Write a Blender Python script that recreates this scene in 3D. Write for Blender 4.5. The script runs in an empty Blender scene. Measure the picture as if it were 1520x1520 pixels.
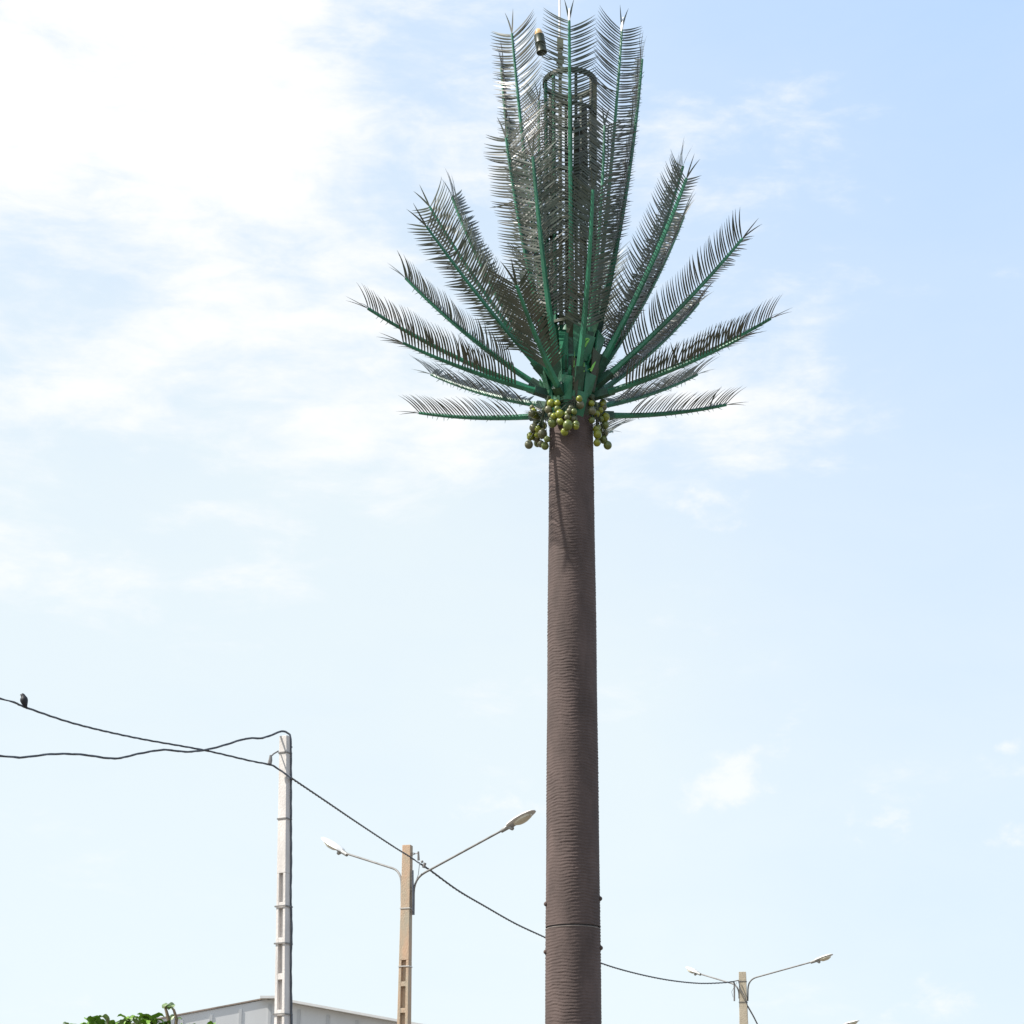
import bpy, math, random
import numpy as np
from mathutils import Vector, Matrix
random.seed(7)
rng = np.random.default_rng(7)
R = math.radians
S = bpy.context.scene
COL = S.collection

# ------------------------------------------------------------------ camera
F = 3000.0            # focal length in photo pixels (photo 1520 px)
PITCH = R(20.0)
CAMZ = 1.6
cd = bpy.data.cameras.new("camera")
cd.sensor_width = 36
cd.lens = 36 * F / 1520
cd.clip_start = 0.1
cd.clip_end = 6000
cam = bpy.data.objects.new("camera", cd)
cam.location = (0, 0, CAMZ)
cam.rotation_euler = (math.pi / 2 + PITCH, 0, 0)
COL.objects.link(cam)
S.camera = cam

def at(px, py, Y):
    """photo pixel -> world point at ground distance Y"""
    dx, dy = (px - 760) / F, (760 - py) / F
    d = Vector((dx, math.cos(PITCH) - dy * math.sin(PITCH), math.sin(PITCH) + dy * math.cos(PITCH)))
    return Vector((0, 0, CAMZ)) + d * (Y / d.y)

# ------------------------------------------------------------------ sun, sky
SUN_EL, SUN_H = R(51), Vector((-0.97, -0.235, 0)).normalized()
sd = bpy.data.lights.new("sun", 'SUN')
sd.energy = 5.0
sd.angle = R(0.55)
sd.color = (1.0, 0.95, 0.87)
sun = bpy.data.objects.new("sun", sd)
sv = SUN_H * math.cos(SUN_EL) + Vector((0, 0, math.sin(SUN_EL)))
sun.rotation_euler = sv.to_track_quat('Z', 'Y').to_euler()
sun.location = (-20, -5, 40)
COL.objects.link(sun)

world = bpy.data.worlds.new("World")
S.world = world
world.use_nodes = True
W = world.node_tree
W.nodes.clear()
def wn(t, **k):
    n = W.nodes.new(t)
    for a, b in k.items(): setattr(n, a, b)
    return n
def wl(a, b): W.links.new(a, b)
def wmath(op, a, b=None, c=None, clamp=False):
    n = wn('ShaderNodeMath', operation=op); n.use_clamp = clamp
    for i, v in enumerate((a, b, c)):
        if v is None: continue
        if isinstance(v, (int, float)): n.inputs[i].default_value = v
        else: wl(v, n.inputs[i])
    return n.outputs[0]
def wramp(v, a, b, lo=0.0, hi=1.0):
    n = wn('ShaderNodeMapRange'); n.interpolation_type = 'SMOOTHSTEP'
    n.inputs['From Min'].default_value = a; n.inputs['From Max'].default_value = b
    n.inputs['To Min'].default_value = lo; n.inputs['To Max'].default_value = hi
    wl(v, n.inputs['Value']); return n.outputs['Result']
out = wn('ShaderNodeOutputWorld'); bg = wn('ShaderNodeBackground')
SKY_STRENGTH = 0.10
bg.inputs['Strength'].default_value = SKY_STRENGTH
wl(bg.outputs[0], out.inputs[0])
sky = wn('ShaderNodeTexSky'); sky.sky_type = 'NISHITA'; sky.sun_disc = False
sky.sun_elevation = SUN_EL
sky.sun_rotation = math.atan2(SUN_H.x, SUN_H.y) % (2 * math.pi)
sky.air_density = 1.15; sky.dust_density = 0.8; sky.ozone_density = 1.2
tc = wn('ShaderNodeTexCoord')
sep = wn('ShaderNodeSeparateXYZ'); wl(tc.outputs['Generated'], sep.inputs[0])
X, Y_, Z = sep.outputs
# cloud noise: two scales, stretched sideways
def noise(scale, stretch, detail, rough, dist=0.0, off=0.0):
    m = wn('ShaderNodeMapping'); m.inputs['Scale'].default_value = (scale, scale, scale * stretch)
    m.inputs['Location'].default_value = (off, off * 1.7, off * 0.6)
    wl(tc.outputs['Generated'], m.inputs[0])
    n = wn('ShaderNodeTexNoise'); n.inputs['Scale'].default_value = 1
    n.inputs['Detail'].default_value = detail; n.inputs['Roughness'].default_value = rough
    n.inputs['Distortion'].default_value = dist
    wl(m.outputs[0], n.inputs['Vector']); return n.outputs['Fac']
n1 = noise(7.0, 2.2, 9, 0.60, 0.3, 3.1)
n2 = noise(24.0, 3.0, 8, 0.62, 0.4, 1.3)
nn = wmath('ADD', wmath('MULTIPLY', n1, 0.7), wmath('MULTIPLY', n2, 0.3))
def vdir(px, py):
    p = at(px, py, 10) - Vector((0, 0, CAMZ)); p.normalize(); return p
def blob(px, py, rx, ry):
    """soft elliptical patch of sky round a direction; 1 in the middle, 0 at its rim"""
    c = vdir(px, py)
    m = wn('ShaderNodeMapping'); m.vector_type = 'POINT'
    sx, sz = F / rx * 0.96, F / ry * 0.96
    m.inputs['Scale'].default_value = (sx, 1.0, sz)
    m.inputs['Location'].default_value = (-c.x * sx, -c.y, -c.z * sz)
    wl(tc.outputs['Generated'], m.inputs[0])
    l = wn('ShaderNodeVectorMath', operation='LENGTH'); wl(m.outputs[0], l.inputs[0])
    return wmath('SUBTRACT', 1.0, l.outputs['Value'], clamp=True)
def cover(lst):
    c = None
    for b, g in lst:
        v = wmath('MULTIPLY', blob(*b), g)
        c = v if c is None else wmath('MAXIMUM', c, v)
    return c
cov = cover((((180, 170, 950, 520), 0.72), ((640, 200, 560, 330), 0.50), ((20, 600, 520, 300), 0.50),
             ((600, 650, 620, 150), 0.36), ((1010, 600, 350, 150), 0.52), ((1000, 260, 360, 380), 0.33), ((400, 860, 240, 60), 0.20)))
# the rest of the dome carries scattered thin cloud as well
cov = wmath('MAXIMUM', cov, wramp(Y_, 0.75, 0.3, 0.0, 0.20))
cl = wramp(wmath('ADD', cov, wmath('MULTIPLY', wmath('SUBTRACT', nn, 0.5), 2.2)), 0.12, 0.66)
# small crisp fair-weather clouds
n3 = noise(48.0, 1.5, 8, 0.62, 0.2, 5.3)
small = cover((((1080, 1165, 105, 66), 0.80), ((1322, 1214, 95, 50), 0.50), ((1395, 1492, 120, 60), 0.5), ((1040, 745, 140, 70), 0.50),
               ((750, 1195, 120, 50), 0.48), ((1495, 1107, 45, 26), 0.60), ((1500, 1245, 90, 30), 0.42), ((1165, 1062, 60, 40), 0.45), ((1140, 1115, 60, 50), 0.42)))
cl2 = wramp(wmath('ADD', small, wmath('MULTIPLY', wmath('SUBTRACT', n3, 0.5), 1.5)), 0.24, 0.80)
gate = wramp(small, 0.0, 0.16)
cl = wmath('MAXIMUM', cl, wmath('MULTIPLY', wmath('MULTIPLY', cl2, gate), 0.68))
# high thin haze: whiter low down and to the left
hz = wmath('ADD', wramp(Z, 0.62, 0.20, 0.06, 0.80), wramp(X, 0.25, -0.10, -0.06, 0.42), clamp=True)
hz = wmath('ADD', hz, wmath('MULTIPLY', wmath('SUBTRACT', n1, 0.5), 0.30), clamp=True)
HAZE_HIGH = (3.75, 5.15, 7.35, 1); HAZE_LOW = (6.0, 6.65, 6.9, 1); CLOUD = (6.9, 6.95, 7.0, 1)
hc = wn('ShaderNodeMix'); hc.data_type = 'RGBA'
wl(hz, hc.inputs['Factor']); hc.inputs['A'].default_value = HAZE_HIGH; hc.inputs['B'].default_value = HAZE_LOW
sk = wn('ShaderNodeMix'); sk.data_type = 'RGBA'
sk.inputs['Factor'].default_value = 0.88; wl(sky.outputs[0], sk.inputs['A']); wl(hc.outputs['Result'], sk.inputs['B'])
mx = wn('ShaderNodeMix'); mx.data_type = 'RGBA'
wl(cl, mx.inputs['Factor']); wl(sk.outputs['Result'], mx.inputs['A']); mx.inputs['B'].default_value = CLOUD
wl(mx.outputs['Result'], bg.inputs['Color'])

S.view_settings.view_transform = 'Standard'
S.view_settings.look = 'None'
S.view_settings.exposure = 0.58
S.view_settings.gamma = 1
S.cycles.max_bounces = 6

# ------------------------------------------------------------------ materials
def mat(name, col, rough=0.6, metal=0.0, spec=0.5, var=0.0, vscale=3.0, stretch=(1, 1, 1), bump=0.0, bscale=20.0,
        col2=None, lo=0.35, hi=0.65, coat=0.0, backface=None):
    m = bpy.data.materials.new(name); m.use_nodes = True
    t = m.node_tree; b = t.nodes['Principled BSDF']
    b.inputs['Roughness'].default_value = rough; b.inputs['Metallic'].default_value = metal
    b.inputs['Specular IOR Level'].default_value = spec
    b.inputs['Coat Weight'].default_value = coat
    b.inputs['Base Color'].default_value = (*col, 1)
    tcn = t.nodes.new('ShaderNodeTexCoord')
    mp = t.nodes.new('ShaderNodeMapping'); mp.inputs['Scale'].default_value = stretch
    t.links.new(tcn.outputs['Object'], mp.inputs[0])
    if var or col2:
        n = t.nodes.new('ShaderNodeTexNoise'); n.inputs['Scale'].default_value = vscale
        n.inputs['Detail'].default_value = 6; n.inputs['Roughness'].default_value = 0.6
        t.links.new(mp.outputs[0], n.inputs['Vector'])
        r = t.nodes.new('ShaderNodeValToRGB')
        c2 = col2 or tuple(c * (1 - var) for c in col)
        c1 = col if col2 else tuple(min(1, c * (1 + var)) for c in col)
        r.color_ramp.elements[0].position = lo; r.color_ramp.elements[0].color = (*c2, 1)
        r.color_ramp.elements[1].position = hi; r.color_ramp.elements[1].color = (*c1, 1)
        t.links.new(n.outputs['Fac'], r.inputs[0]); t.links.new(r.outputs[0], b.inputs['Base Color'])
    if bump:
        n = t.nodes.new('ShaderNodeTexNoise'); n.inputs['Scale'].default_value = bscale
        n.inputs['Detail'].default_value = 5
        t.links.new(mp.outputs[0], n.inputs['Vector'])
        bp = t.nodes.new('ShaderNodeBump'); bp.inputs['Strength'].default_value = bump
        bp.inputs['Distance'].default_value = 0.02
        t.links.new(n.outputs['Fac'], bp.inputs['Height']); t.links.new(bp.outputs[0], b.inputs['Normal'])
    return m

M_BARK = mat('bark_cladding', (0.084, 0.059, 0.053), 0.85, var=0.24, vscale=1.6, stretch=(1.6, 1.6, .6), bump=0.3, bscale=45)
M_SEAM = mat('seam_steel', (0.05, 0.045, 0.045), 0.5, 0.3)
M_LIP = mat('seam_lip', (0.17, 0.14, 0.125), 0.7, var=0.3, vscale=8)
M_GREEN = mat('green_paint', (0.022, 0.150, 0.080), 0.38, spec=0.5, var=0.35, vscale=2.5, stretch=(1, 1, 0.4), bump=0.15, bscale=30)
M_GREEN2 = mat('dark_green_paint', (0.030, 0.060, 0.028), 0.5, col2=(0.045, 0.040, 0.020), vscale=4, bump=0.2, bscale=30)
M_PALEGREEN = mat('pale_lit_green_paint', (0.16, 0.36, 0.22), 0.6, col2=(0.06, 0.20, 0.11), vscale=7, bump=0.2)  # dirty light-green paint, with a sunlit look put into the colour
M_LEAFS = [mat('plastic_leaflet', (0.046, 0.070, 0.052), 0.42, spec=0.5, col2=(0.072, 0.078, 0.056), vscale=1.3),
           mat('faded_leaflet', (0.080, 0.084, 0.062), 0.42, spec=0.5, col2=(0.050, 0.072, 0.052), vscale=1.3),
           mat('dark_leaflet', (0.036, 0.054, 0.040), 0.38, spec=0.5, col2=(0.075, 0.070, 0.052), vscale=1.3)]
M_BRIGHT = mat('lit_green_leaflet', (0.16, 0.42, 0.05), 0.4, var=0.2)
M_SOCKET = mat('bracket_green', (0.015, 0.062, 0.036), 0.5, var=0.4, vscale=6)
M_ANT = mat('antenna_grey', (0.05, 0.05, 0.042), 0.5, var=0.3)
M_GALV = mat('galvanised_steel', (0.20, 0.195, 0.19), 0.6, 0.1, var=0.2, vscale=6)
M_ROD = mat('lightning_rod_metal', (0.78, 0.75, 0.74), 0.4, 0.2, var=0.1)
M_ROD2 = mat('weathered_mast', (0.14, 0.17, 0.11), 0.6, col2=(0.22, 0.20, 0.13), vscale=3, stretch=(1, 1, .5))
M_LAMPG = mat('beacon_body', (0.022, 0.032, 0.014), 0.45, var=0.5, vscale=9)
M_LAMPO = mat('beacon_cap', (0.80, 0.50, 0.22), 0.25, coat=0.4)
M_FRUIT = [mat('green_fruit', (0.14, 0.18, 0.035), 0.35, col2=(0.09, 0.12, 0.025), vscale=9, coat=0.2),
           mat('yellow_fruit', (0.25, 0.27, 0.018), 0.32, col2=(0.15, 0.18, 0.016), vscale=9, coat=0.2),
           mat('olive_fruit', (0.14, 0.135, 0.075), 0.42, col2=(0.09, 0.10, 0.04), vscale=9, coat=0.1)]
M_CONC_W = mat('white_concrete', (0.60, 0.565, 0.54), 0.85, var=0.12, vscale=2.2, stretch=(2, 2, .7), bump=0.4, bscale=35)
M_CONC_O = mat('ochre_concrete', (0.54, 0.365, 0.245), 0.88, col2=(0.42, 0.36, 0.27), vscale=2.2, stretch=(2, 2, .8), bump=0.5, bscale=35)
M_CONC_T = mat('tan_concrete', (0.42, 0.36, 0.27), 0.88, var=0.15, vscale=2.5, stretch=(2, 2, .8), bump=0.5, bscale=35)
M_STRAP = mat('strap_metal', (0.19, 0.18, 0.175), 0.5, 0.4)
M_STRAPW = mat('pale_strap_metal', (0.6, 0.58, 0.55), 0.45, 0.3)
M_CABLE = mat('cable_sheath', (0.085, 0.095, 0.115), 0.5, var=0.2)
M_LHEAD = mat('lamp_housing', (0.62, 0.62, 0.62), 0.4, 0.1, var=0.1, vscale=5)
M_LUNDER = mat('lamp_frame', (0.30, 0.30, 0.29), 0.5, 0.2, var=0.2)
M_LGLASS = mat('lamp_glass', (0.62, 0.58, 0.46), 0.2, spec=0.6, coat=0.5)
M_SHED = mat('grey_cladding', (0.60, 0.605, 0.61), 0.6, 0.0, var=0.06, vscale=0.5, stretch=(1, 1, .25))
M_SHEDSEAM = mat('cladding_seam', (0.47, 0.48, 0.49), 0.55)
M_TRIMW = mat('white_verge_trim', (0.70, 0.69, 0.67), 0.5, var=0.05)
M_TRIMB = mat('brown_verge_trim', (0.28, 0.22, 0.18), 0.6, var=0.2)
M_ROOF = mat('roof_sheet', (0.55, 0.55, 0.54), 0.45, 0.3, var=0.1, vscale=1)
M_TREELEAF = mat('tree_leaf', (0.24, 0.40, 0.05), 0.42, col2=(0.12, 0.24, 0.03), vscale=2.2, lo=.4, hi=.6)
M_TREELEAF2 = mat('pale_tree_leaf', (0.20, 0.27, 0.12), 0.45, var=0.25, vscale=3)
M_TWIG = mat('twig_bark', (0.16, 0.12, 0.07), 0.8, var=0.3, vscale=8)
M_BIRD = mat('bird_plumage', (0.012, 0.012, 0.016), 0.6)
M_GROUND = mat('sandy_ground', (0.17, 0.14, 0.105), 0.95, col2=(0.10, 0.088, 0.07), vscale=0.25, bump=0.5, bscale=6)

# ------------------------------------------------------------------ mesh helpers
class MB:
    def __init__(s): s.v = []; s.f = []
    def add(s, vs, fs):
        o = len(s.v); s.v += [tuple(p) for p in vs]; s.f += [tuple(i + o for i in f) for f in fs]
    def tube(s, pts, rad, n=8, cap=True, flat=1.0, up=None):
        pts = [Vector(p) for p in pts]
        if not isinstance(rad, (list, tuple)): rad = [rad] * len(pts)
        N = None; vs = []; fs = []
        for i, p in enumerate(pts):
            t = (pts[min(i + 1, len(pts) - 1)] - pts[max(i - 1, 0)]).normalized()
            if N is None:
                a = up if up is not None else (Vector((0, 0, 1)) if abs(t.z) < 0.9 else Vector((1, 0, 0)))
                N = (a - t * a.dot(t)).normalized()
            else: N = (N - t * N.dot(t)).normalized()
            B = t.cross(N)
            for k in range(n):
                a = 2 * math.pi * (k + 0.5) / n
                vs.append(p + (N * math.cos(a) + B * math.sin(a) * flat) * rad[i])
        for i in range(len(pts) - 1):
            for k in range(n):
                fs.append((i * n + k, i * n + (k + 1) % n, (i + 1) * n + (k + 1) % n, (i + 1) * n + k))
        if cap:
            fs.append(tuple(reversed(range(n)))); fs.append(tuple((len(pts) - 1) * n + k for k in range(n)))
        s.add(vs, fs)
    def prism(s, quadA, quadB):
        """two matching quads (lists of 4 points) joined into a closed block"""
        s.add(list(quadA) + list(quadB), [(3, 2, 1, 0), (4, 5, 6, 7), (0, 1, 5, 4), (1, 2, 6, 5), (2, 3, 7, 6), (3, 0, 4, 7)])
    def box(s, c, sx, sy, sz, M=None):
        vs = []
        for z in (-1, 1):
            for x, y in ((-1, -1), (1, -1), (1, 1), (-1, 1)):
                p = Vector((x * sx / 2, y * sy / 2, z * sz / 2))
                if M is not None: p = M @ p
                vs.append(Vector(c) + p)
        s.prism(vs[:4], vs[4:])
    def ball(s, c, r, n=12, m=8, sc=(1, 1, 1)):
        vs = [Vector(c) + Vector((0, 0, r * sc[2]))]; fs = []
        for j in range(1, m):
            ph = math.pi * j / m
            for k in range(n):
                a = 2 * math.pi * k / n
                vs.append(Vector(c) + Vector((math.sin(ph) * math.cos(a) * sc[0], math.sin(ph) * math.sin(a) * sc[1], math.cos(ph) * sc[2])) * r)
        vs.append(Vector(c) - Vector((0, 0, r * sc[2])))
        for k in range(n): fs.append((0, 1 + k, 1 + (k + 1) % n))
        for j in range(m - 2):
            for k in range(n):
                a = 1 + j * n
                fs.append((a + k, a + n + k, a + n + (k + 1) % n, a + (k + 1) % n))
        a = 1 + (m - 2) * n
        for k in range(n): fs.append((a + k, len(vs) - 1, a + (k + 1) % n))
        s.add(vs, fs)
    def build(s, name, material, parent=None, origin=None, smooth=True, bevel=0.0):
        if origin is None: origin = ROOT_AT.get(parent, Vector((0, 0, 0))) if parent is not None else Vector((0, 0, 0))
        me = bpy.data.meshes.new(name)
        me.from_pydata([tuple(Vector(v) - origin) for v in s.v], [], s.f)
        me.materials.append(material)
        me.validate(); me.update()
        if smooth: me.polygons.foreach_set('use_smooth', [True] * len(me.polygons))
        o = bpy.data.objects.new(name, me); COL.objects.link(o)
        if smooth:
            try: me.set_sharp_from_angle(angle=R(40))
            except Exception: pass
        if bevel:
            b = o.modifiers.new('bevel', 'BEVEL'); b.width = bevel; b.segments = 2; b.limit_method = 'ANGLE'
        if parent is not None: o.parent = parent; ROOT_AT[o] = origin
        else: o.location = origin
        return o
ROOT_AT = {}
def thing(name, label, cat, loc, group=None):
    o = bpy.data.objects.new(name, None); COL.objects.link(o); o.location = loc; o.empty_display_size = 0.3
    ROOT_AT[o] = Vector(loc); o['label'] = label; o['category'] = cat
    if group: o['group'] = group
    return o
def tag(o, label, cat, group=None):
    o['label'] = label; o['category'] = cat
    if group: o['group'] = group
    return o
def lerp(a, b, t): return a + (b - a) * t

# ------------------------------------------------------------------ ground (one sheet, below the frame)
g = MB()
xs = [-4000, -800, -200, -60, -20, 0, 20, 60, 200, 800, 4000]
gv = [(x, y + 30, 0.0) for y in xs for x in xs]
gf = [(j * 11 + i, j * 11 + i + 1, (j + 1) * 11 + i + 1, (j + 1) * 11 + i) for j in range(10) for i in range(10)]
g.add(gv, gf)
gr = g.build('ground', M_GROUND, smooth=False); gr['kind'] = 'structure'

# ------------------------------------------------------------------ palm tower
TY = 36.6
A0 = at(851, 1500, TY); A1 = at(848, 680, TY)
def ax(z):                       # the mast axis at height z
    t = (z - A0.z) / (A1.z - A0.z); return Vector((lerp(A0.x, A1.x, t), TY, z))
def zpx(py): return at(850, py, TY).z
tower = thing('palm_tower', 'tall brown mast disguised as a palm with green metal fronds and yellow fruit', 'phone mast', ax(0))
prof = [(0.0, 1.07), (zpx(1500), 1.0), (zpx(1220), 0.965), (zpx(860), 0.912), (zpx(665), 0.862), (zpx(600), 0.85)]
def trad(z):
    for (z0, d0), (z1, d1) in zip(prof, prof[1:]):
        if z <= z1: return lerp(d0, d1, max(0, (z - z0) / (z1 - z0))) / 2
    return prof[-1][1] / 2
SEAMZ = zpx(1378)
def bark(z0, z1, name):
    nz = int((z1 - z0) / 0.0125); nt = 168
    z = np.linspace(z0, z1, nz)[:, None]; th = np.linspace(0, 2 * np.pi, nt, endpoint=False)[None, :]
    # scalloped courses: wavy overlapping scales, irregular round the trunk
    wob = 0.62 * (0.22 * np.sin(6 * th + 1.3 * np.sin(z * 1.7)) + 0.14 * np.sin(11 * th + z * 3.1) + 0.35 * np.sin(2 * th + z * 0.9) + 0.30 * np.sin(3 * th - z * 2.3)
           + 0.20 * np.sin(7 * th + np.floor(z / 0.056) * 2.4))
    ph = z / 0.056 + wob
    row = np.floor(ph); fr = ph - row
    saw = np.where(fr < 0.8, (1 - fr / 0.8), (fr - 0.8) / 0.2)        # each scale stands out at its foot
    hsh = np.modf(np.sin(row * 12.9898 + np.floor(th * 9 / 6.283 * 2) * 78.233) * 43758.5)[0]
    amp = 0.0095 * (0.75 + 0.5 * np.abs(hsh)) * (0.8 + 0.3 * np.sin(z * 2.1 + th * 2))
    fine = 0.0007 * rng.standard_normal((nz, nt))
    rr = np.array([trad(float(a)) for a in z[:, 0]])[:, None] - 0.006 + saw * amp + fine
    cx = np.array([ax(float(a)).x for a in z[:, 0]])[:, None]
    P = np.stack([cx + rr * np.cos(th), TY + rr * np.sin(th), np.broadcast_to(z, rr.shape)], -1).reshape(-1, 3)
    P -= np.array(ax(0))
    i = np.arange(nz - 1)[:, None] * nt; k = np.arange(nt)[None, :]; k2 = (k + 1) % nt
    Fq = np.stack([i + k, i + k2, i + nt + k2, i + nt + k], -1).reshape(-1, 4)
    me = bpy.data.meshes.new(name)
    me.vertices.add(len(P)); me.vertices.foreach_set('co', P.ravel())
    me.loops.add(Fq.size); me.loops.foreach_set('vertex_index', Fq.ravel())
    me.polygons.add(len(Fq)); me.polygons.foreach_set('loop_start', np.arange(len(Fq)) * 4)
    me.polygons.foreach_set('loop_total', np.full(len(Fq), 4))
    me.polygons.foreach_set('use_smooth', np.ones(len(Fq), bool))
    me.update(calc_edges=True); me.validate()
    me.materials.append(M_BARK)
    o = bpy.data.objects.new(name, me); COL.objects.link(o); o.parent = tower; ROOT_AT[o] = ROOT_AT[tower]
    return o
t_lo = bark(0.0, SEAMZ - 0.018, 'trunk_section')
t_hi = bark(SEAMZ + 0.014, zpx(596), 'trunk_section')
def ringband(zc, r0, r1, h, seg=64):
    m = MB(); c = ax(zc); vs = []; fs = []
    for k in range(seg):
        a = 2 * math.pi * k / seg; d = Vector((math.cos(a), math.sin(a), 0))
        for r, z in ((r0, -h / 2), (r1, -h / 2), (r1, h / 2), (r0, h / 2)): vs.append(c + d * r + Vector((0, 0, z)))
    for k in range(seg):
        a, b = k * 4, ((k + 1) % seg) * 4
        for j in range(4): fs.append((a + j, b + j, b + (j + 1) % 4, a + (j + 1) % 4))
    m.add(vs, fs); return m
r = trad(SEAMZ)
ringband(SEAMZ, r - 0.06, r - 0.03, 0.10).build('seam_joint', M_SEAM, t_lo)
m = ringband(SEAMZ - 0.024, r - 0.03, r + 0.004, 0.018); m.build('seam_lip', M_LIP, t_lo)
# round lugs above and below the joint
for px, py in ((893.5, 1335), (893.5, 1408), (811, 1343), (811, 1414)):
    z = zpx(py); s = 1 if px > 850 else -1; c = ax(z); rr = trad(z)
    d = Vector((s * 0.985, -0.17, 0)).normalized()
    m = MB(); p = c + d * rr
    m.tube([p - d * 0.05, p + d * 0.012], 0.045, 14); m.ball(p + d * 0.002, 0.042, 14, 8)
    m.build('lifting_lug', M_BARK, t_hi if py < 1378 else t_lo)

# hub: the green drum and sleeves the fronds are bolted to
hz0, hz1 = zpx(618), zpx(492)
hub = MB(); hub.tube([ax(zpx(622)), ax(zpx(612)), ax(zpx(570)), ax(zpx(520)), ax(hz1)], [0.435, 0.45, 0.50, 0.46, 0.36], 24)
for py in (592, 572, 545, 518): hub.tube([ax(zpx(py)), ax(zpx(py) + 0.05)], {592: .50, 572: .54, 545: .53, 518: .50}[py], 24)
hubo = hub.build('hub', M_GREEN, tower)
# gusset plates, the pale ones coloured as if sunlit
for az, py, h, w, mm in ((-118, 572, 1.05, .2, M_PALEGREEN), (-98, 612, .6, .24, M_GREEN), (-72, 612, .55, .26, M_GREEN), (-128, 615, .5, .22, M_PALEGREEN), (-50, 610, .5, .2, M_GREEN2), (-145, 605, .6, .2, M_GREEN), (-106, 535, .8, .2, M_GREEN), (-80, 520, .7, .16, M_GREEN), (-93, 500, .5, .2, M_GREEN2), (-48, 505, .5, .2, M_PALEGREEN), (-135, 500, .5, .16, M_GREEN), (-100, 592, .55, .22, M_GREEN), (-62, 530, .55, .30, M_GREEN), (-84, 575, .8, .14, M_GREEN2),
                         (-140, 540, .7, .2, M_GREEN), (-155, 575, .5, .25, M_PALEGREEN), (-38, 560, .9, .2, M_GREEN2), (-20, 520, .6, .26, M_GREEN),
                         (170, 545, .6, .24, M_GREEN), (-128, 512, .5, .16, M_PALEGREEN), (-55, 585, .5, .2, M_GREEN), (60, 550, .8, .2, M_GREEN), (120, 550, .8, .2, M_GREEN2)):
    a = R(az); d = Vector((math.cos(a), math.sin(a), 0)); tdir = Vector((-d.y, d.x, 0)); z = zpx(py); c = ax(z) + d * (0.40 if py > 600 else 0.50)
    m = MB(); o_ = d * 0.012
    q = [c - tdir * w * .35 - Vector((0, 0, h / 2)), c + tdir * w * .35 - Vector((0, 0, h / 2)),
         c + tdir * w * .6 + d * .16 + Vector((0, 0, h * .35)), c - tdir * w * .45 + d * .10 + Vector((0, 0, h / 2))]
    m.prism([p - o_ for p in q], [p + o_ for p in q]); m.build('gusset_plate', mm, hubo, smooth=False)

# cage round the aerials
cage = MB()
CR = 0.535
ctop, cbot = zpx(124), zpx(505)
def hoop(m, z, r, w=0.05, h=0.07, seg=40):
    c = ax(z)
    vs = []; fs = []
    for k in range(seg):
        a = 2 * math.pi * k / seg; d = Vector((math.cos(a), math.sin(a), 0))
        for rr_, zz in ((r - w / 2, -h / 2), (r + w / 2, -h / 2), (r + w / 2, h / 2), (r - w / 2, h / 2)): vs.append(c + d * rr_ + Vector((0, 0, zz)))
    for k in range(seg):
        a, b = k * 4, ((k + 1) % seg) * 4
        for j in range(4): fs.append((a + j, b + j, b + (j + 1) % 4, a + (j + 1) % 4))
    m.add(vs, fs)
hoop(cage, ctop, CR, 0.075, 0.09)
cageo = cage.build('cage_hoop', M_GREEN2, tower)
for py in (172, 268, 312, 340, 455, 490):
    m = MB(); hoop(m, zpx(py), CR - 0.02, 0.05, 0.06); m.build('cage_hoop', M_GREEN2, tower)
for az in (-132, -78, -35, -8, 22, 62, 98, 140, 175, -165):
    a = R(az); d = Vector((math.cos(a), math.sin(a), 0)); m = MB()
    w = 0.05 if az != -8 else 0.075
    m.tube([ax(cbot - .4) + d * (CR - .08), ax(lerp(cbot, ctop, .3)) + d * (CR - .05), ax(ctop + .03) + d * (CR - .01)], w * .75, 4, up=d)
    m.build('cage_bar', M_GREEN2 if az not in (-132, -165) else M_GREEN, cageo)
# antenna panels and poles inside the cage
for az, y0, y1, w, rr_ in ((-30, 300, 165, .15, .34), (60, 300, 170, .13, .30), (-10, 465, 335, .12, .30), (160, 470, 335, .12, .34)):
    a = R(az); d = Vector((math.cos(a), math.sin(a), 0)); z0, z1 = zpx(y0), zpx(y1)
    m = MB(); Mr = Matrix.Rotation(a, 3, 'Z'); c = ax((z0 + z1) / 2) + d * rr_
    m.box(c, 0.07, w, z1 - z0, Mr); m.build('antenna_panel', M_ANT, tower, smooth=False, bevel=0.015)
m = MB(); m.tube([ax(cbot - .5), ax(zpx(140))], 0.05, 10)
for az in (-100, 20, 140):
    a = R(az); d = Vector((math.cos(a), math.sin(a), 0))
    for py in (172, 312, 455): m.tube([ax(zpx(py)), ax(zpx(py)) + d * CR], 0.022, 6)
m.build('antenna_pole', M_GREEN2, tower)

m = MB()
for k in range(5):
    a = R(-150 + k * 28); d = Vector((math.cos(a), math.sin(a), 0))
    m.tube([ax(lerp(cbot - .4, zpx(180 + 40 * (k % 3)), t)) + d * (.10 + .02 * math.sin(t * 9 + k)) for t in [j / 14 for j in range(15)]], .016, 6)
m.build('feeder_cables', M_ANT, tower)

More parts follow.
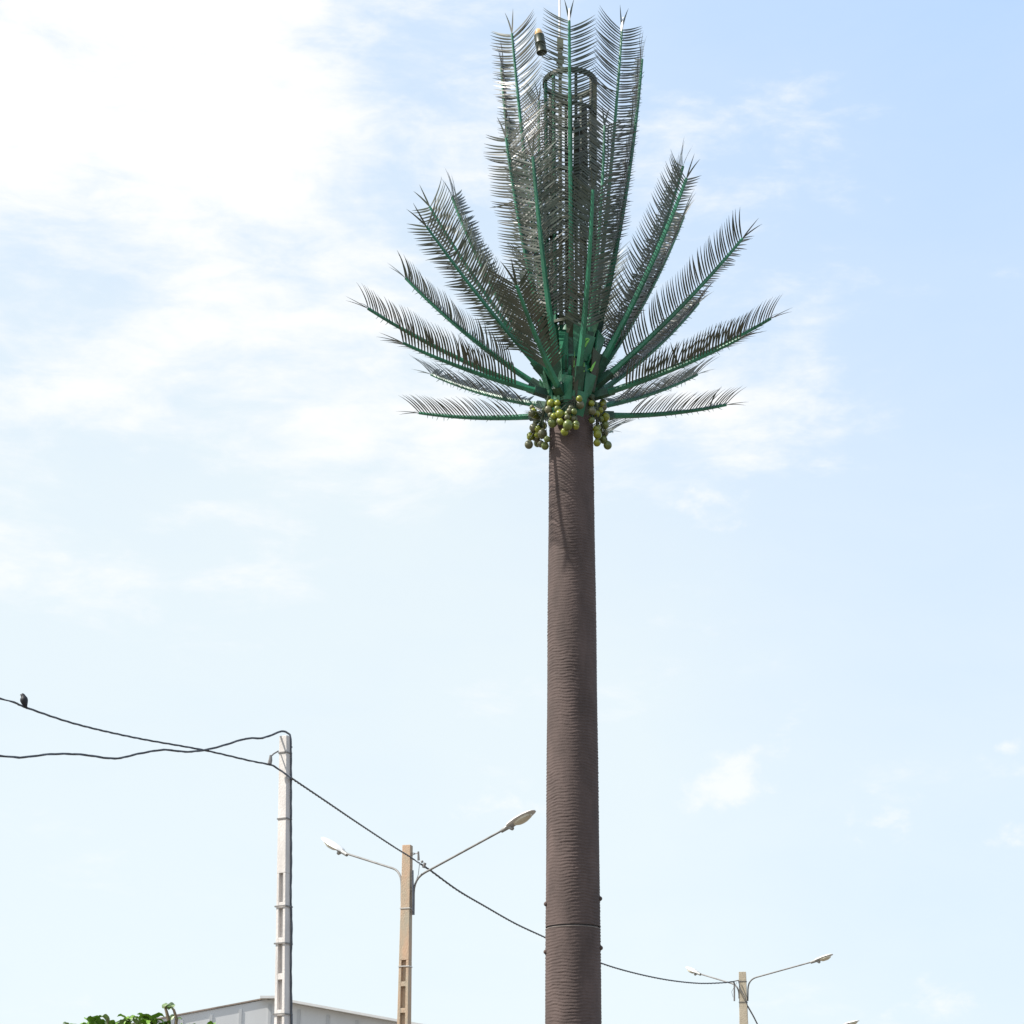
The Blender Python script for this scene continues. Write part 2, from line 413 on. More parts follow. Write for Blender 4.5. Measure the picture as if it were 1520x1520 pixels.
# lightning rod: weathered foot, pale tip running out of the picture
RY = TY - 0.1
rl = at(833, 500, RY)
m = MB(); m.tube([rl, at(831.5, 300, RY), at(831.5, 62, RY)], [.045, .04, .036], 10)
m.box(at(831.5, 66, RY), .13, .13, .24); m.box(at(831.5, 91, RY), .16, .10, .07)
m.tube([at(831.5, 78, RY), at(831.5, 110, RY)], .055, 10)
for py in (130, 250, 340, 470):
    p = at(831.5, py, RY); q = ax(p.z); m.tube([p, Vector((q.x, q.y, p.z))], .02, 6)
rodf = m.build('rod_mast', M_ROD2, tower)
m = MB(); m.tube([at(831, 64, RY), at(830.7, 0, RY), at(830.5, -120, RY)], [.026, .024, .012], 8); m.build('lightning_rod', M_ROD, rodf)
# obstruction beacon on its outrigger
BY = TY - 0.25
b0, b1 = at(804.5, 79, BY), at(800, 52, BY)
m = MB(); m.tube([b0, b0 + (b1 - b0) * .04, b0 + (b1 - b0) * .07, b0 + (b1 - b0) * .5, b0 + (b1 - b0) * .53, b0 + (b1 - b0) * .57, b0 + (b1 - b0) * .97, b1],
                 [.105, .115, .108, .108, .118, .108, .108, .095], 20)
bea = m.build('beacon', M_LAMPG, tower)
m = MB(); dd = (b1 - b0).normalized()
m.tube([b1, b1 + dd * .05, b1 + dd * .10, b1 + dd * .14, b1 + dd * .155], [.088, .088, .074, .045, .012], 20); m.build('beacon_cap', M_LAMPO, bea)
m = MB(); m.tube([at(831.5, 88, RY), at(814, 88, BY), at(805, 84, BY), b0 + dd * .02], .014, 8); m.build('beacon_bracket', M_ROD2, bea)

for i in range(34):
    a = R(-180 + 360 * ((i * 0.618) % 1)); py = 500 + 100 * ((i * 0.377) % 1); d = Vector((math.cos(a), math.sin(a), 0)); q = ax(zpx(py)) + d * .46
    dr = (d * rng.uniform(.3, .8) + Vector((rng.uniform(-.3, .3), rng.uniform(-.3, .3), rng.uniform(.5, 1.1)))).normalized()
    m = MB(); w = rng.uniform(.03, .06); L_ = rng.uniform(.18, .42)
    m.tube([q, q + dr * L_ * .8, q + dr * L_ + Vector((0, 0, .03))], [w, w * .9, w * .35], 4, flat=rng.uniform(.35, .9), up=d)
    m.build('stub', (M_GREEN, M_PALEGREEN, M_GREEN, M_SOCKET)[i % 4], hubo, smooth=False)

# ---- fronds
def leaflet(V, Fc, p0, d0, d1, nrm, L, w, twist=0.0):
    """a curved blade: starts along d0, bends to d1; thin three-sided section"""
    n = 6; p = p0.copy(); o = len(V)
    for i in range(n):
        t = i / (n - 1)
        d = (d0.lerp(d1, t)).normalized()
        if i: p = p + d * (L / (n - 1))
        wd = w * (0.55 + 0.45 * min(1, t * 4)) * (1 - t ** 2.2) + 0.003
        s = d.cross(nrm); s.normalize(); nn_ = s.cross(d)
        if twist: s = s * math.cos(twist) + nn_ * math.sin(twist); nn_ = s.cross(d)
        V.append(p + s * wd * .5); V.append(p - s * wd * .5); V.append(p + nn_ * wd * .22)
        if i:
            a, b = o + (i - 1) * 3, o + i * 3
            for j in range(3): Fc.append((a + j, a + (j + 1) % 3, b + (j + 1) % 3, b + j))
    Fc.append((o, o + 2, o + 1))
def frond(base, tip, name_label=None, LL=0.66, n0=0.22, bow=0.03, sides=(1, 1), thick=1.0, open_=0.0, spacing=0.064, up=None, white_tip=False, lw=0.040, bows=None, miss=0.01, clumpy=.45):
    T = (tip - base); L = T.length; T.normalize()
    u = up if up is not None else Vector((0, 0, 1))
    N = (u - T * u.dot(T)).normalized(); Sd = T.cross(N)
    def P(t): return base + T * (L * t) + N * (-bow * L * 4 * t * (1 - t) if bow > 0 else -bow * L * 4 * t * (1 - t))
    K = 14; m = MB()
    pts = [P(i / K) for i in range(K + 1)]
    rad = [thick * lerp(0.080, 0.030, (i / K) ** .6) for i in range(K + 1)]
    m.tube(pts, rad, 6, flat=0.8, up=N)
    for i in range(int(L * .8 / .11)):
        t = .12 + .86 * i / (L * .8 / .11); s_ = rng.choice((-1, 1)); p = P(t)
        q = p - N * rng.uniform(.05, .10) + T * rng.uniform(0, .08) + Sd * s_ * .05
        m.tube([p - N * .02, q], [.010, .003], 3)
    # clamp sleeve at its foot
    ro = m.build('frond', M_GREEN, tower)
    sl = MB(); sl.tube([P(-0.05), P(0.115)], 0.098 * thick, 4, up=N); sl.build('frond_socket', M_SOCKET, ro, smooth=False)
    V = []; Fc = []
    n = int(L * (1 - n0) / spacing)
    for sgn, k_ in ((1, sides[0]), (-1, sides[1])):
        ph = rng.uniform(0, 6)
        clump = {}; q = int(rng.integers(2, 8))                    # blades stuck together in threes and fours
        while q < n:
            c_ = int(rng.integers(3, 6))
            if rng.random() < clumpy:
                for u_ in range(c_): clump[q + u_] = ((c_ - 1) / 2 - u_) * rng.uniform(.05, .10)
            q += c_ + int(rng.integers(1, 7))
        for i in range(n + 1):
            if rng.random() < miss: continue
            t = n0 + (1 - n0) * i / n + rng.normal(0, 0.0015)
            t = min(t, 1.0)
            # bunches of blades lean together, as moulded strips do
            jit = 0.05 * math.sin(i * 0.4 + ph) + rng.normal(0, 0.035)
            el0 = R(36 - 18 * open_) + jit; el1 = R(14 - 16 * open_) + jit
            edge = max(0, (t - 0.93) / 0.07)
            sw0 = 0.42 + 0.06 * edge + rng.normal(0, .015); sw1 = 0.60 + .25 * edge + clump.get(i, 0)
            if rng.random() < 0.012: sw0 -= .4; sw1 -= .3; jit += .3
            d0 = Sd * sgn * math.cos(el0) + N * math.sin(el0) + T * sw0
            d1 = Sd * sgn * math.cos(el1) + N * math.sin(el1) + T * sw1
            ll = LL * k_ * (0.96 + 0.04 * math.sin(math.pi * min(1, (t - n0) / (1 - n0)))) * rng.uniform(.97, 1.03)
            leaflet(V, Fc, P(t) + N * 0.012 + Sd * sgn * rad[min(K, int(t * K))] * .6, d0.normalized(), d1.normalized(), N, ll, lw, rng.normal(0, .12))
    for sgn in (1, -1):
        leaflet(V, Fc, P(1), (T + Sd * sgn * .12 + N * .1).normalized(), (T + Sd * sgn * .25 - N * .1).normalized(), N, LL * .8, lw)
    lm = MB(); lm.v = V; lm.f = Fc
    lm.build('leaflets', M_LEAFS[int(rng.integers(0, 3))], ro)
    if white_tip:  # spike coloured white to stand for sunlight on the tip
        wm = MB(); wm.tube([P(0.985), P(1.0) + T * .10, P(1.0) + T * .30], [.022, .030, .004], 6); wm.build('terminal_spike', M_ROD, ro)
    return ro
def fr(bpx, tpx, dy, face=None, **k):
    if face is not None: k['up'] = Vector((-math.cos(R(face)), -math.sin(R(face)), .15)); k.setdefault('open_', 1.0)
    tip = at(tpx[0], tpx[1], TY + dy)
    # foot on the drum, facing the way the frond leaves it
    zb = at(bpx[0], bpx[1], TY).z
    d = Vector((tip.x - ax(zb).x, tip.y - TY, 0)); d = d.normalized() if d.length > 1e-3 else Vector((0, -1, 0))
    rad_ = k.pop('foot', .42)
    return frond(ax(zb) + d * rad_, tip, **k)
# --- low ring
fr((850, 612), (622, 613), 0.9, n0=.20, foot=.55, LL=.60)
fr((850, 612), (1078, 601), 0.9, n0=.24, foot=.55, LL=.60)
fr((850, 618), (908, 640), 3.0, n0=.2)
fr((850, 600), (815, 628), 3.0, n0=.2)
# --- second ring
fr((842, 596), (640, 556), 2.2, n0=.22, lw=.06)
fr((842, 590), (598, 509), -1.2, n0=.25)
fr((842, 588), (546, 458), -0.1, n0=.28, LL=.64, clumpy=.7)
fr((858, 590), (1144, 473), -0.1, n0=.28, LL=.62, clumpy=.6)
fr((858, 594), (1099, 502), -1.3, n0=.24)
fr((858, 598), (1035, 556), 2.2, n0=.22, lw=.055)
fr((852, 590), (880, 545), 3.2, n0=.25)
# --- third ring
fr((838, 582), (602, 413), 0.4, n0=.24, LL=.64, lw=.052, clumpy=.9)
fr((838, 572), (633, 336), -1.2, up=Vector((0, .45, 1)))
fr((838, 566), (638, 307), 0.0, up=Vector((0, .55, 1)))
fr((838, 560), (671, 292), 0.9, miss=.02, lw=.05)
fr((838, 600), (767, 424), -2.3, thick=1.35, LL=.74, n0=.28, lw=.052, sides=(1, .55))
fr((862, 580), (1102, 354), -0.7, up=Vector((0, .25, 1)))
fr((862, 585), (1037, 450), 2.0, lw=.065)
fr((862, 570), (1019, 265), -0.9, thick=1.2, up=Vector((-.2, .35, 1)))
fr((862, 560), (1014, 247), 0.4)
fr((862, 566), (1015, 321), 1.4, lw=.055)
fr((850, 560), (905, 390), 2.6)
fr((846, 560), (785, 385), 2.6)
# --- inner, near-upright rings
fr((856, 590), (880, 282), -1.7, thick=1.35, n0=.31, LL=.58, face=-70)
fr((846, 590), (791, 233), -1.3, thick=1.35, n0=.31, LL=.68, face=-110)
fr((838, 545), (751, 205), -0.5, LL=.68, face=-125, open_=.8)
fr((862, 545), (897, 187), -0.8, LL=.56, face=-65)
fr((864, 540), (919, 333), 1.5, LL=.66, face=20, open_=.6)
fr((848, 540), (845, 31), -0.75, thick=1.15, n0=.34, bow=.0, white_tip=True, LL=.66, face=-90)
fr((838, 530), (760, 50), -0.40, n0=.34, bow=.012, LL=.70, face=-128)
fr((836, 530), (744, 100), 0.35, n0=.34, bow=.02, LL=.70, face=168, open_=.7)
fr((858, 530), (923, 44), -0.45, n0=.34, bow=.012, white_tip=True, LL=.70, face=-58)
fr((862, 530), (953, 88), 0.30, n0=.34, bow=.018, thick=1.1, LL=.70, face=5, open_=.6)
fr((844, 530), (800, 150), 1.0, n0=.24, LL=.7, face=130, open_=.8)
# leaflet stubs in the hub; light shining through put into their bright green
for (x0, y0), (x1, y1), w in (((868, 515), (875, 503), .05), ((866, 507), (874, 502), .04), ((867, 552), (867, 538), .025), ((877, 551), (884, 537), .05),
                              ((852, 545), (853, 522), .015), ((880, 548), (872, 549), .02), ((826, 514), (819, 521), .03), ((825, 520), (819, 527), .03), ((825, 526), (820, 532), .03)):
    Yk = TY - .62; a, b = at(x0, y0, Yk), at(x1, y1, Yk + .04)
    m = MB(); m.tube([a, a.lerp(b, .5) + Vector((0, -.02, .01)), b], [w * .5, w * .6, w * .2], 4, flat=.3); m.build('leaf_strip', M_BRIGHT, hubo)

# ---- fruit bunches
bunches = [
    (-0.47, [(790, 605, 8, 2), (789, 614, 10, 2), (797, 619, 10, 2), (792, 635, 12, 2), (786, 646, 8, 0), (794, 650, 9, 0), (785, 660, 12, 2),
             (807, 632, 10, 1), (803, 628, 8, 0), (805, 644, 14, 2), (798, 658, 11, 0), (803, 659, 10, 2), (809, 662, 11, 0), (812, 652, 9, 0), (800, 642, 9, 0), (795, 627, 8, 2)]),
    (-0.40, [(818, 599, 12, 1), (814, 608, 11, 2), (820, 628, 13, 0), (822, 618, 9, 1), (831, 615, 13, 1), (832, 626, 9, 1), (844, 619, 9, 1),
             (843, 631, 14, 0), (852, 622, 10, 2), (855, 633, 9, 1), (838, 641, 11, 1), (852, 611, 9, 0), (861, 601, 12, 2), (860, 592, 9, 1), (827, 607, 9, 0), (845, 610, 8, 2)]),
    (-0.40, [(878, 599, 9, 1), (879, 610, 11, 2), (895, 597, 10, 1), (891, 609, 9, 1), (899, 619, 12, 1), (898, 631, 12, 0), (886, 636, 9, 0), (887, 645, 12, 1),
             (896, 653, 11, 0), (902, 661, 12, 0), (897, 645, 9, 0), (888, 657, 8, 2), (892, 622, 9, 0), (899, 642, 8, 2)]),
]
rf_ = random.Random(3)
for bi, n_, x0, x1, y0, y1 in ((0, 12, 786, 812, 602, 662), (1, 9, 815, 862, 594, 630), (2, 11, 878, 904, 598, 660)):
    for _ in range(n_): bunches[bi][1].append((rf_.uniform(x0, x1), rf_.uniform(y0, y1), rf_.uniform(7.5, 10.5), rf_.choice((0, 0, 1, 1, 2))))
for bi, (dy, lst) in enumerate(bunches):
    xs_ = [l[0] for l in lst]; cxp = sum(xs_) / len(xs_)
    anchor = at(lerp(cxp, 850, .35), 588, TY - .42)
    pts = []
    for i, (x, y, dpx, kind) in enumerate(lst):
        z = at(x, y, TY).z; c = ax(z); xx = at(x, y, TY).x - c.x; rt = trad(z) + dpx / 150 + .03
        yy = -math.sqrt(max(0, rt * rt - xx * xx)) if abs(xx) < rt else 0
        Yd = TY + yy + (-0.06 if i % 2 else 0.02) - (0.10 if abs(xx) < rt else 0.12 * math.sin(i * 2.3))
        pts.append((at(x, y, Yd), dpx * 1.04 / 75 / 2, kind))
    m = MB()
    stem = [anchor, anchor.lerp(pts[len(pts) // 2][0], .5) + Vector((0, -.03, .06)), pts[len(pts) // 2][0]]
    m.tube(stem, [.04, .03, .015], 8)
    for p, rr_, k in pts:
        a = stem[1].lerp(stem[2], rng.uniform(0, .6)); m.tube([a, a.lerp(p, .5) + Vector((0, 0, .05)), p + Vector((0, 0, rr_ * .9))], .008, 5)
    bo = m.build('fruit_bunch', M_GREEN2, tower)
    for p, rr_, k in pts:
        f = MB(); f.ball(p, rr_, 16, 12, (1, 1, 1.06)); f.tube([p + Vector((0, 0, rr_ * .95)), p + Vector((0, 0, rr_ * 1.12))], [rr_ * .3, rr_ * .2], 8)
        f.build('fruit', M_FRUIT[k], bo)

# ------------------------------------------------------------------ concrete poles
def concrete_pole(root, p_top, p_low, w_top, w_low, d_top, d_low, yaw, mt, openings, rung, rail, z_open):
    """I-section pole: solid head, then two rails with a thin web and rungs; front face turned by yaw"""
    def axp(z):
        t = (z - p_top.z) / (p_low.z - p_top.z); return p_top.lerp(p_low, t)
    def dims(z):
        t = (z - p_top.z) / (p_low.z - p_top.z); return lerp(w_top, w_low, t), lerp(d_top, d_low, t)
    ex = Vector((math.cos(yaw), math.sin(yaw), 0)) ; ey = Vector((-math.sin(yaw), math.cos(yaw), 0))
    def quad(z, x0, x1, y0, y1):
        c = axp(z); w, d = dims(z)
        return [c + ex * (w * x0) + ey * (d * y0), c + ex * (w * x1) + ey * (d * y0), c + ex * (w * x1) + ey * (d * y1), c + ex * (w * x0) + ey * (d * y1)]
    m = MB()
    m.prism(quad(z_open, -.5, .5, -.5, .5), quad(p_top.z, -.5, .5, -.5, .5))
    zb = 0.0
    m.prism(quad(zb, -.5, -.5 + rail, -.5, .5), quad(z_open - .001, -.5, -.5 + rail, -.5, .5))
    m.prism(quad(zb, .5 - rail, .5, -.5, .5), quad(z_open - .001, .5 - rail, .5, -.5, .5))
    m.prism(quad(zb, -.5 + rail - .01, .5 - rail + .01, -.14, .14), quad(z_open - .002, -.5 + rail - .01, .5 - rail + .01, -.14, .14))
    z = z_open - rung
    while z > .4:
        m.prism(quad(z, -.5 + rail - .01, .5 - rail + .01, -.485, .485), quad(z + .09, -.5 + rail - .01, .5 - rail + .01, -.485, .485))
        z -= rung
    o = m.build('post', mt, root, smooth=False, bevel=0.006)
    return o, axp, dims, ex, ey
def strap(root, axp, dims, ex, ey, z, mt, h=.018, off=.004, name='strap'):
    c = axp(z); w, d = dims(z); m = MB(); w = w / 2 + off; d = d / 2 + off
    t = .007
    for a, b in (((-w - t, -d - t), (w + t, -d)), ((-w - t, d), (w + t, d + t)), ((-w - t, -d), (-w, d)), ((w, -d), (w + t, d))):
        q = [c + ex * x + ey * y for x, y in ((a[0], a[1]), (b[0], a[1]), (b[0], b[1]), (a[0], b[1]))]
        m.prism([p - Vector((0, 0, h / 2)) for p in q], [p + Vector((0, 0, h / 2)) for p in q])
    m.build(name, mt, root, smooth=False)
    return m

# pole 1: white, at left
Y1 = 30.4
pt, pl = at(423.5, 1093, Y1), at(419.5, 1515, Y1)
b = pt.lerp(pl, pt.z / (pt.z - pl.z))
root1 = thing('utility_pole', 'whitewashed concrete utility pole without lamps, nearest the left side', 'utility pole', (b.x, Y1, 0), 'concrete poles')
PY1 = R(-30)   # front face turned to the left
p1, ax1, dm1, ex1, ey1 = concrete_pole(root1, pt, pl, .135, .185, .125, .165, PY1, M_CONC_W, 0, at(420, 1345, Y1).z * -1 + at(420, 1293, Y1).z, .27, at(420, 1297, Y1).z)
for py in (1118, 1216): strap(root1, ax1, dm1, ex1, ey1, at(420, py, Y1).z, M_STRAP, .02)
for py in (1346, 1401, 1506): strap(root1, ax1, dm1, ex1, ey1, at(420, py, Y1).z, M_STRAP, .02, .012)
# bracket and suspension clamp at the head
m = MB(); c = ax1(at(420, 1120, Y1).z)
m.tube([at(413, 1115, Y1 - .05), at(406, 1119, Y1 - .15), at(402, 1123, Y1 - .2)], .012, 6)
m.tube([at(402, 1121, Y1 - .2), at(401.5, 1128, Y1 - .2), at(400, 1134, Y1 - .2)], [.02, .03, .035], 8)
m.tube([at(431, 1109, Y1 + .05), at(434, 1109, Y1 + .05)], .014, 6)
m.build('cable_bracket', M_STRAP, root1)

# lamp head in local frame: X along arm, Z up
def lamp_head(root, p, d, size=0.62, roll=0.0):
    d = d.normalized(); side = Vector((0, 0, 1)).cross(d).normalized(); upv = d.cross(side)
    prof_ = [(0.0, .035, .035), (.10, .045, .045), (.16, .085, .07), (.28, .105, .07), (.5, .125, .07), (.75, .118, .06), (.92, .085, .042), (1.0, .05, .025), (1.02, .01, .01)]
    def shell(zs0, zs1, sc=1.0):
        n = 16; vs = []; fs = []
        for (t, w, h) in prof_:
            for k in range(n):
                a = math.pi * 2 * k / n; y = math.cos(a) * w * sc; z = math.sin(a)
                z = z * h * (zs1 if z > 0 else zs0)
                vs.append(p + d * t * size + side * y * size / .62 + upv * z * size / .62)
        for i in range(len(prof_) - 1):
            for k in range(n): fs.append((i * n + k, i * n + (k + 1) % n, (i + 1) * n + (k + 1) % n, (i + 1) * n + k))
        fs.append(tuple(reversed(range(n)))); fs.append(tuple((len(prof_) - 1) * n + k for k in range(n)))
        return vs, fs
    m = MB(); m.add(*shell(.22, .72)); h = m.build('lamp_head', M_LHEAD, root)
    # underside frame and glass bowl
    m = MB(); q = MB()
    vs = []; n = 20; fs = []
    for j, (sc, z) in enumerate(((1.0, -.012), (.95, -.05), (.55, -.085), (.05, -.095))):
        for k in range(n):
            a = 2 * math.pi * k / n
            vs.append(p + d * (0.60 + .30 * math.cos(a) * sc) * size + side * (.104 * math.sin(a) * sc) + upv * z)
    for j in range(3):
        for k in range(n): fs.append((j * n + k, j * n + (k + 1) % n, (j + 1) * n + (k + 1) % n, (j + 1) * n + k))
    fs.append(tuple(3 * n + k for k in range(n)))
    m.add(vs, fs); m.build('lamp_glass', M_LGLASS, h)
    q.tube([p - d * .10, p + d * .05, p + d * .2, p + d * .26], [.038, .045, .06, .03], 10); q.tube([p + d * .13 - upv * .03, p + d * .17 - upv * .09], [.05, .035], 8)
    q.build('lamp_neck', M_LUNDER, h)
def lamp_arm(root, pts, head_dir, rad=.021, size=.62):
    P = [Vector(q) for q in pts]
    # round the bend
    out_ = [P[0]]
    for i in range(1, len(P) - 1):
        a, b_, c_ = P[i - 1], P[i], P[i + 1]
        l = min((a - b_).length, (c_ - b_).length, .35) * .8
        s0 = b_ + (a - b_).normalized() * l; s1 = b_ + (c_ - b_).normalized() * l
        for k in range(7):
            t = k / 6; out_.append((s0 * (1 - t) ** 2 + b_ * 2 * t * (1 - t) + s1 * t * t))
    out_.append(P[-1])
    m = MB(); m.tube(out_, rad, 10); ao = m.build('lamp_arm', M_GALV, root)
    lamp_head(ao, P[-1], head_dir, size)

def street_lamp(Yp, top, low, wt, wl_, yaw, mt, label, arms, zop, rung, straps, size):
    pt, pl = at(*top, Yp), at(*low, Yp)
    b = pt.lerp(pl, pt.z / (pt.z - pl.z))
    root = thing('street_lamp', label, 'street lamp', (b.x, b.y, 0), 'concrete poles')
    po, a_, dm, ex, ey = concrete_pole(root, pt, pl, wt, wl_, wt * .95, wl_ * .95, yaw, mt, 0, rung, .27, zop)
    for z, mm in straps: strap(root, a_, dm, ex, ey, z, mm)
    for pts, hd in arms: lamp_arm(root, pts, hd, size=size)
    return root, a_
# pole 2
Y2 = 39.2
rt_ = at(612, 1306, Y2 - .05)
armR = [at(614, 1358, Y2), at(614.5, 1304, Y2 - .05), at(750, 1230, Y2 - 1.3)]
armL = [at(596, 1338, Y2), at(596, 1293, Y2 + .05), at(511, 1266, Y2 + 1.3)]
root2, ax2 = street_lamp(Y2, (605, 1255), (600, 1515), .165, .215, R(-16), M_CONC_O,
    'orange brown concrete post with double lamp arms standing between white pole and palm tower',
    [(armR, at(788, 1208, Y2 - 1.75) - at(748, 1233, Y2 - 1.3)), (armL, at(482, 1246, Y2 + 1.75) - at(513, 1268, Y2 + 1.3))],
    at(600, 1426, Y2).z, at(600, 1426, Y2).z - at(600, 1465, Y2).z,
    [(at(600, 1349, Y2).z, M_STRAPW), (at(600, 1435, Y2).z, M_STRAPW)], .76)
m = MB()
m.tube([at(610, 1266, Y2), at(620, 1267, Y2 - .1)], .008, 5); m.tube([at(610, 1270, Y2), at(620, 1266, Y2 - .1)], .008, 5)
m.tube([at(621, 1264, Y2 - .1), at(621.3, 1277, Y2 - .1)], [.018, .026], 8)
m.ball(at(626.6, 1279, Y2 - .1), .026, 8, 6); m.tube([at(631, 1281, Y2 - .1), at(628.5, 1288, Y2 - .1)], .03, 8)
m.build('cable_bracket', M_STRAP, root2)
m = MB(); m.tube([at(623, 1280, Y2 - .1), at(621, 1298, Y2 - .1), at(616, 1312, Y2), at(614, 1326, Y2)], .006, 5)
m.tube([at(612.5, 1292, Y2 - .08), at(613.3, 1358, Y2 - .08)], .02, 8); m.build('feed_wire', M_CABLE, root2)
# pole 3
Y3 = 58.6
armR = [at(1110, 1486, Y3), at(1110.5, 1454, Y3 - .05), at(1208, 1427, Y3 - 1.3)]
armL = [at(1097, 1482, Y3), at(1097, 1463, Y3 - .1), at(1037, 1445, Y3 + .9)]
root3, ax3 = street_lamp(Y3, (1102, 1443), (1104, 1515), .20, .235, R(-9), M_CONC_T,
    'tan concrete post with two lamp arms just right of the palm tower trunk',
    [(armR, at(1237, 1416, Y3 - 1.7) - at(1208, 1427, Y3 - 1.3)), (armL, at(1013, 1432, Y3 + 1.6) - at(1037, 1445, Y3 + .9))],
    at(1104, 1560, Y3).z, .55, [(at(1104, 1457, Y3).z, M_STRAP), (at(1104, 1488, Y3).z, M_STRAP)], .62)
m = MB(); m.tube([at(1089, 1457, Y3 - .1), at(1090, 1460, Y3 - .1), at(1090, 1486, Y3 - .1)], .025, 6)
m.tube([at(1097, 1455, Y3), at(1088, 1457, Y3 - .1)], .016, 6); m.build('cable_bracket', M_STRAP, root3)
m = MB(); m.tube([at(1094, 1458, Y3 - .1), at(1086, 1472, Y3 - .1), at(1088, 1480, Y3 - .1)], .006, 5)
m.tube([at(1096, 1456, Y3 - .12), at(1099, 1468, Y3 - .16), at(1106, 1480, Y3 - .16), at(1110, 1494, Y3 - .1)], .012, 5); m.build('feed_wire', M_CABLE, root3)
# pole 4: only its right lamp reaches into the picture
Y4 = 82.0
top4 = at(1180, 1535, Y4)
armR = [at(1186, 1565, Y4), at(1186, 1540, Y4 - .05), at(1253, 1521, Y4 - 1.2)]
armL = [at(1174, 1562, Y4), at(1174, 1546, Y4), at(1128, 1540, Y4 + 1.0)]
root4, ax4 = street_lamp(Y4, (1180, 1535), (1181, 1600), .20, .235, R(-9), M_CONC_T,
    'farthest street lamp, only its white lamp head showing at the bottom edge',
    [(armR, at(1275, 1515, Y4 - 1.6) - at(1253, 1521, Y4 - 1.2)), (armL, at(1110, 1536, Y4 + 1.5) - at(1128, 1540, Y4 + 1.0))],
    at(1181, 1640, Y4).z, .55, [], .66)

# ------------------------------------------------------------------ overhead cables (twisted bundles)
def cable(ctrl, rad, label, name='overhead_cable', strands=3, pitch=.55, wav=0.0, sub=24):
    C_ = [at(*c) if len(c) == 3 else Vector(c[:3]) for c in ctrl]
    pts = []
    n = len(C_)
    for i in range(n - 1):
        p0, p1_, p2, p3 = C_[max(i - 1, 0)], C_[i], C_[i + 1], C_[min(i + 2, n - 1)]
        k = max(3, int((p2 - p1_).length / .09))
        for j in range(k):
            t = j / k
            pts.append(.5 * ((2 * p1_) + (p2 - p0) * t + (2 * p0 - 5 * p1_ + 4 * p2 - p3) * t * t + (3 * p1_ - p0 - 3 * p2 + p3) * t ** 3))
    pts.append(C_[-1])
    s = 0; ss = []
    for i, p in enumerate(pts):
        if i: s += (p - pts[i - 1]).length
        ss.append(s)
    m = MB()
    for q in range(strands):
        P = []
        for i, p in enumerate(pts):
            t = (pts[min(i + 1, len(pts) - 1)] - pts[max(i - 1, 0)]).normalized()
            u = Vector((0, 0, 1)); u = (u - t * u.dot(t)).normalized() if abs(t.z) < .95 else Vector((1, 0, 0)); v = t.cross(u)
            a = 2 * math.pi * (ss[i] / pitch + q / strands) + .6 * math.sin(ss[i] * 1.3)
            P.append(p + (u * math.cos(a) + v * math.sin(a)) * rad * .95)
        m.tube(P, rad * .8, 6)
    o = m.build(name, M_CABLE, origin=C_[0])
    tag(o, label, 'cable', 'overhead cables'); return o
cable([(-230, 985, 25.5), (0, 1037, 27.0), (35, 1049, 27.3), (110, 1074, 27.9), (200, 1095, 28.7), (300, 1113, 29.4), (370, 1129, 29.9), (400, 1135, Y1 - .2), (411, 1140, Y1 - .12), (431, 1154, Y1 - .12)],
      .0095, 'dark twisted cable sloping down from left edge to white pole, bird on it')
cable([(-230, 1100, 25.5), (0, 1122, 27.0), (35, 1124, 27.3), (75, 1119.5, 27.6), (120, 1120, 28), (170, 1126, 28.4), (205, 1119, 28.7), (243, 1113, 29), (275, 1116, 29.2), (303, 1113.5, 29.4),
       (330, 1107, 29.6), (365, 1096.5, 29.9), (390, 1095.5, 30.1), (412, 1087.5, Y1 - .05), (420, 1085.6, Y1), (427, 1088, Y1), (431.3, 1097, Y1), (432, 1150, Y1), (432, 1220, Y1), (432.3, 1280, Y1), (431.6, 1330, Y1), (433, 1380, Y1), (431.8, 1430, Y1), (432.6, 1500, Y1), (433, 1560, Y1), (433.5, 1640, Y1)],
      .0105, 'wavy cable from left edge looping over white pole top and down its side', pitch=.8)
cable([(431, 1154, Y1 - .12), (480, 1187, 32.3), (530, 1221, 34.8), (583, 1256, 37.6), (607, 1271, Y2 - .16), (625, 1283, Y2 - .12)],
      .010, 'cable span between the white pole and the orange brown lamp post')
cable([(625, 1283, Y2 - .12), (640, 1293, 39.6), (680, 1322, 41), (720, 1345.5, 43), (765, 1371, 45), (810, 1392, 47), (850, 1411, 49), (893, 1430, 51), (940, 1444, 53), (990, 1454.5, 55), (1035, 1459.5, 57), (1070, 1459, 58), (1089, 1457, Y3 - .1)],
      .0125, 'long sagging cable passing behind the brown trunk towards the tan lamp post')
cable([(1110, 1494, Y3 - .1), (1118, 1508, 62), (1130, 1530, 68), (1150, 1556, 76), (1174, 1566, Y4)],
      .014, 'short cable dropping away right of the tan lamp post to the bottom edge')

# ------------------------------------------------------------------ bird on the cable
bp = at(35, 1048, 27.3)
br = thing('bird', 'small dark bird perched upright on the cable near left edge', 'bird', bp + Vector((0, 0, .015)))
m = MB(); c = bp + Vector((0, 0, .015))
spine = [(.045, -.045), (.03, -.015), (.012, .03), (.0, .065), (-.005, .095), (-.012, .115), (-.022, .132), (-.034, .142), (-.046, .143), (-.062, .139)]
rads = [.010, .024, .046, .055, .050, .036, .032, .028, .012, .002]
m.tube([c + Vector((x, -.01 * i / 9, z)) for i, (x, z) in enumerate(spine)], rads, 14)
bo = m.build('bird_body', M_BIRD, br)
m = MB(); m.tube([c + Vector((.035, 0, -.01)), c + Vector((.045, 0, -.04)), c + Vector((.05, 0, -.055))], [.013, .017, .013], 6, flat=.4); m.build('tail', M_BIRD, br)
m = MB()
for s in (-1, 1): m.tube([c + Vector((0, .014 * s, .035)), c + Vector((-.004, .014 * s, 0)), c + Vector((-.02, .014 * s, -.004))], .004, 5)
m.build('legs', M_STRAP, br)

